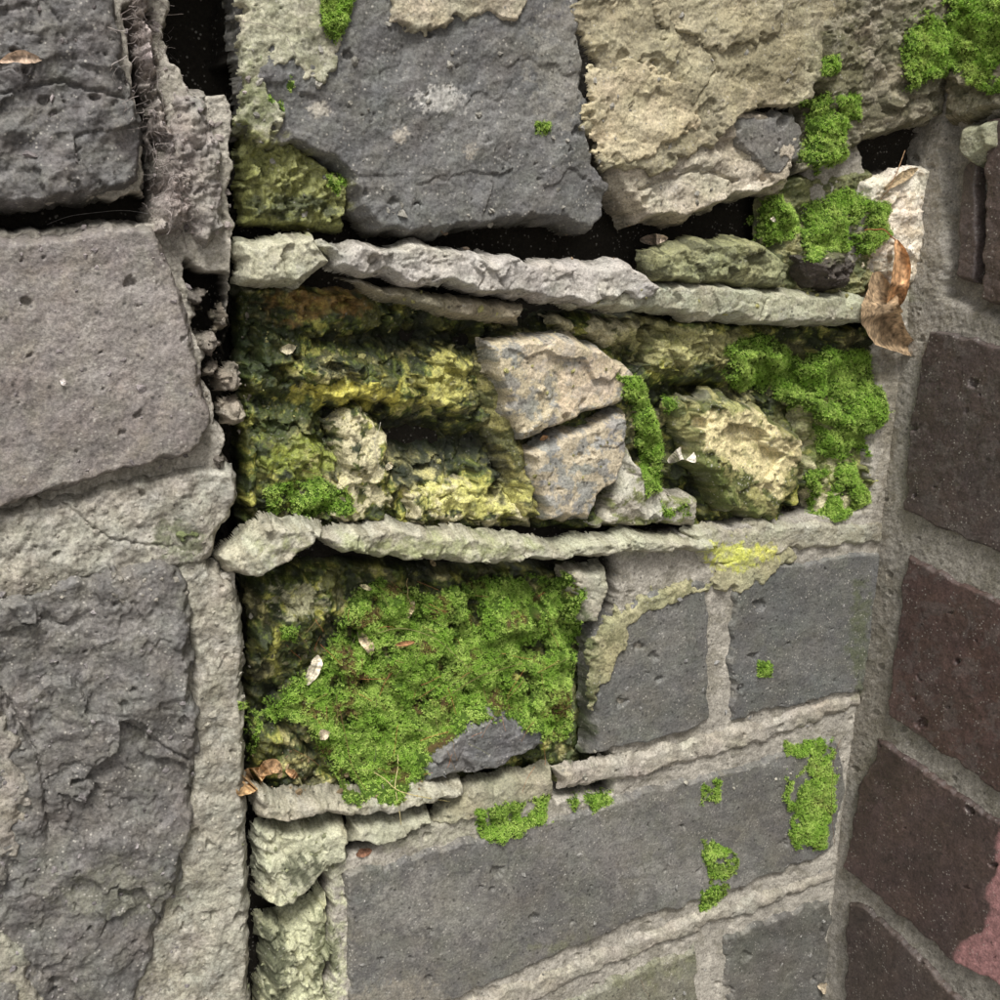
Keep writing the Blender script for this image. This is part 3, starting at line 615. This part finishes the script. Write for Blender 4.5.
# ---------------------------------------------------------------- dead leaves & flakes
def leaf(name,pts,width,rgb,lift=3.,curl=.6,f=FC):
    pts=np.array(pts,float);n=30;m=9
    t=np.linspace(0,1,n);k=np.linspace(0,1,len(pts))
    cx=np.interp(t,k,pts[:,0]);cy=np.interp(t,k,pts[:,1])
    for _ in range(4):
        cx[1:-1]=(cx[:-2]+cx[2:])/2;cy[1:-1]=(cy[:-2]+cy[2:])/2
    tx=np.gradient(cx);ty=np.gradient(cy);l=np.hypot(tx,ty);nx,ny=-ty/l,tx/l
    ed=np.cumsum(rng.standard_normal((2,n)),1)*.05;ed=1+ed-np.linspace(0,1,n)*ed[:,-1:]
    w=width*np.sin(np.pi*np.clip(t*.96+.03,0,1))**.7
    s=np.linspace(-1,1,m)
    W=w[:,None]*s*np.where(s<0,ed[0][:,None],ed[1][:,None])
    X=cx[:,None]+nx[:,None]*W;Y=cy[:,None]+ny[:,None]*W
    p,u,v,h=surf(f,cx,cy)
    hb=np.convolve(np.pad(h,4,'edge'),np.ones(9)/9,'valid');hb=np.maximum(hb,h)
    wav=.6*width/8*np.sin(t*7+rng.random()*6)[:,None]*s
    Hh=hb[:,None]+MM*(lift*(.4+np.sin(np.pi*t)[:,None])+curl*w[:,None]*.35*s**2+wav+.08*rng.standard_normal((n,m)))
    uu,vv=unproj(f,X,Y,Hh)
    Vv=world(f,uu,vv,Hh).reshape(-1,3)
    col=lin(rgb)*(1+.2*rng.standard_normal((n,m)))[...,None]
    col=col*(1-.35*(np.abs(s)<.15))[None,:,None]
    return add_mesh(name,Vv,faces(np.ones((n,m),bool)),col.reshape(-1,3),M_LEAF)
leaf('dry_leaf',[(876,272),(882,298),(882,320),(896,340),(922,354)],19,(166,142,112),4,1.1)
leaf('dry_leaf',[(896,240),(902,258),(900,285),(892,304),(896,316)],9,(190,150,110),7,1.6)
for (pts_,w,c) in [([(238,795),(250,780),(266,768)],12,(206,170,124)),([(258,775),(272,765),(282,772)],9,(190,156,118)),([(306,685),(316,668),(318,655)],8,(232,220,196)),([(358,632),(368,645),(372,655)],7,(216,196,164)),
     ([(408,618),(414,600)],4,(216,200,160)),([(318,738),(330,732)],6,(226,208,180)),([(668,462),(685,452),(696,462)],9,(236,226,210)),([(0,62),(20,56),(42,60)],8,(190,166,144)),
     ([(395,645),(415,642)],3,(176,130,92)),([(356,855),(372,850)],6,(130,96,76)),([(640,240),(668,238)],7,(200,182,162)),([(60,380),(68,384)],4,(204,196,190)),([(884,190),(905,175),(918,168)],6,(170,150,118)),([(280,350),(296,347)],6,(204,194,164)),
     ([(386,470),(392,462)],4,(214,204,174)),([(360,585),(372,590)],3,(210,200,160)),([(818,985),(832,992)],7,(190,175,150)),([(286,770),(298,778)],6,(170,136,100)),([(430,560),(436,566)],3,(190,170,130)),([(540,440),(548,436)],3,(190,150,110)),([(770,215),(776,222)],3,(220,210,190))]:
    leaf('leaf_fragment',pts_,w*.8,c,1.2,.5)
# ---------------------------------------------------------------- fibres / stalks
def tubes(name,lines,mat):
    Vs=[];Fs=[];Cs=[];n0=0
    for Pp,r,c in lines:
        Pp=np.array(Pp);n=len(Pp);T=np.gradient(Pp,axis=0);T/=np.linalg.norm(T,axis=1)[:,None]+1e-12
        A=np.cross(T,[.21,.5,.84]);A/=np.linalg.norm(A,axis=1)[:,None];B=np.cross(T,A)
        for q in range(3):
            a=q*2.094;Vs.append(Pp+(A*math.cos(a)+B*math.sin(a))*r)
        b=np.arange(n-1)
        for q in range(3):
            q2=(q+1)%3;Fs.append(np.stack([n0+q*n+b,n0+q*n+b+1,n0+q2*n+b+1,n0+q2*n+b],1))
        n0+=3*n;Cs.append(np.tile(lin(c),(3*n,1)))
    return add_mesh(name,np.concatenate(Vs),np.concatenate(Fs),np.concatenate(Cs),mat)
def strand(pts_,lift,r,c,f=FC,jit=1.5,n=16):
    pts_=np.array(pts_,float);t=np.linspace(0,1,n);k=np.linspace(0,1,len(pts_))
    x=np.interp(t,k,pts_[:,0])+np.cumsum(rng.standard_normal(n))*jit*.5;y=np.interp(t,k,pts_[:,1])+np.cumsum(rng.standard_normal(n))*jit*.5
    for _ in range(2): x[1:-1]=(x[:-2]+x[1:-1]+x[2:])/3;y[1:-1]=(y[:-2]+y[1:-1]+y[2:])/3
    p,u,v,h=surf(f,x,y);hm=np.maximum(h,np.median(h))+MM*lift*(.3+np.sin(np.pi*t))
    hm=np.convolve(np.pad(hm,3,'edge'),np.ones(7)/7,'valid')
    uu,vv=unproj(f,x,y,hm);return (world(f,uu,vv,hm),r*MM,c)
fl=[]
for i in range(240):
    y=rng.random()*245-10;cx=np.interp(y,[0,60,120,180,240],[140,146,158,178,180])
    x=cx+rng.standard_normal()*10;l=8+rng.random()*20
    a=1.57+rng.standard_normal()*1.0
    g_=int(rng.integers(-45,30))
    fl.append(strand([(x,y),(x+math.cos(a)*l*.5+rng.standard_normal()*5,y+math.sin(a)*l*.5),(x+math.cos(a)*l,y+math.sin(a)*l)],.4+1.*rng.random(),.04+.08*rng.random(),(158+g_,148+g_,142+g_),jit=3))
tubes('dry_root_fibres',fl,M_FIB)
gs=[strand([(450,800),(395,795),(372,775)],4,.22,(190,176,124)),strand([(398,755),(390,790),(396,830)],4,.22,(206,192,140)),strand([(440,700),(470,680),(520,665)],3,.12,(150,130,90)),
    strand([(360,640),(400,625),(440,640),(470,670)],3,.12,(175,160,115)),strand([(340,710),(350,760),(372,790)],3,.12,(130,100,70)),strand([(408,580),(412,610)],3,.2,(190,170,120)),
    strand([(300,470),(340,480),(352,500)],3,.1,(120,90,60)),strand([(864,230),(886,226),(900,244)],5,.3,(180,116,78)),strand([(240,20),(285,30),(300,60)],2,.1,(150,140,130)),strand([(160,215),(120,208),(70,216),(45,226)],2,.1,(190,185,180)),
    strand([(380,470),(370,440),(376,420)],2,.1,(190,185,170)),strand([(840,740),(832,790),(836,850)],3,.12,(110,80,60)),strand([(640,980),(652,1000)],2,.12,(120,100,80)),strand([(905,150),(885,190),(880,200)],5,.25,(150,120,90))]
for i in range(90):
    x=300+rng.random()*260;y=590+rng.random()*190;a=rng.random()*6.28;l=8+22*rng.random()
    gs.append(strand([(x,y),(x+math.cos(a)*l,y+math.sin(a)*l)],2.2,.07+.06*rng.random(),(140+rng.integers(-30,50),118,80),n=8))
tubes('dead_grass_stalks',gs,M_FIB)
# ---------------------------------------------------------------- surroundings: rest of the walls, ground
def coarse(f,parent,name,u0,u1,v0,v1,skip,cols,mort):
    st=.005
    I,J=np.meshgrid(np.arange(u0,u1,st),np.arange(v0,v1,st))
    row=np.floor(J/.078);off=(row%2)*.113
    fu=((I+off)/.226)%1;fv=(J/.078)%1
    du=np.minimum(fu,1-fu)*226;dv=np.minimum(fv,1-fv)*78
    d=np.minimum(du,dv)+1.5*fbm(I*1000,J*1000,20,3,3)
    h=sm(d,3,9)*7-6+1.2*fbm(I*1000,J*1000,30,4,8)
    ins=(I>skip[0])&(I<skip[1])&(J>skip[2])&(J<skip[3])
    h=np.where(ins,-50,h)
    bid=np.floor((I+off)/.226)*13+row*7
    vr=.8+.4*np.abs(np.sin(bid*12.9898))
    b=sm(d,5,8)[...,None]
    col=lin(cols)*vr[...,None]*b+lin(mort)*(1-b)
    mo=sm(fbm(I*1000,J*1000,70,5,15),.15,.35)[...,None]*.6
    col=col*(1-mo)+lin((110,120,70))*mo
    add_mesh(name,world(f,I,J,h*MM).reshape(-1,3),faces(np.ones(I.shape,bool)),col.reshape(-1,3),M_BRICK,parent)
e=.004
coarse(FC,WALL,'outer_brickwork',-1.4,XR+.05,-.01,1.7,(FC.i0*S+e,FC.i1*S+1,FC.j0*S+e,FC.j1*S-e),(115,110,110),(150,144,130))
coarse(FR,WALLR,'outer_brickwork_return',-.05,1.2,-.01,1.7,(-1,FR.i1*S-e,FR.j0*S+e,FR.j1*S-e),(80,68,66),(130,124,114))
g=bpy.data.meshes.new('ground');g.from_pydata([(-60,-60,0),(60,-60,0),(60,60,0),(-60,60,0)],[],[(0,1,2,3)])
go=bpy.data.objects.new('ground',g);scene.collection.objects.link(go)
gm=bpy.data.materials.new('paving');gm.use_nodes=True
nn=gm.node_tree.nodes.new('ShaderNodeTexNoise');nn.inputs['Scale'].default_value=30;nn.inputs['Detail'].default_value=5
cr=gm.node_tree.nodes.new('ShaderNodeValToRGB');cr.color_ramp.elements[0].color=(.16,.15,.14,1);cr.color_ramp.elements[1].color=(.32,.3,.28,1)
gm.node_tree.links.new(nn.outputs[0],cr.inputs[0]);gm.node_tree.links.new(cr.outputs[0],gm.node_tree.nodes['Principled BSDF'].inputs['Base Color'])
g.materials.append(gm)
# ---------------------------------------------------------------- light (overcast: pale sky, broad soft sun)
w=bpy.data.worlds.new('World');scene.world=w;w.use_nodes=True
sk=w.node_tree.nodes.new('ShaderNodeTexSky');sk.sky_type='NISHITA';sk.sun_disc=False
EL,AZ=math.radians(58),math.radians(202)
sk.sun_elevation=EL;sk.sun_rotation=AZ;sk.air_density=.8;sk.dust_density=4;sk.ozone_density=.6
hs=w.node_tree.nodes.new('ShaderNodeHueSaturation');hs.inputs['Saturation'].default_value=.2
w.node_tree.links.new(sk.outputs[0],hs.inputs['Color'])
w.node_tree.links.new(hs.outputs[0],w.node_tree.nodes['Background'].inputs[0])
w.node_tree.nodes['Background'].inputs[1].default_value=.135
sl=bpy.data.lights.new('sun','SUN');sl.energy=3.6;sl.angle=math.radians(18);sl.color=(1,.985,.96)
so=bpy.data.objects.new('sun',sl);scene.collection.objects.link(so)
sd=Vector((math.sin(AZ)*math.cos(EL),math.cos(AZ)*math.cos(EL),math.sin(EL)))
so.rotation_euler=sd.to_track_quat('Z','Y').to_euler();so.location=(0,-1,3)
# ---------------------------------------------------------------- camera
cd=bpy.data.cameras.new('camera');cd.lens=36;cd.sensor_width=36;cd.clip_start=.01;cd.clip_end=200
co=bpy.data.objects.new('camera',cd);scene.collection.objects.link(co)
co.matrix_world=Matrix.Translation(Vector(CAM))@Rm.to_4x4();scene.camera=co
scene.view_settings.view_transform='Standard';scene.view_settings.look='None';scene.view_settings.exposure=0
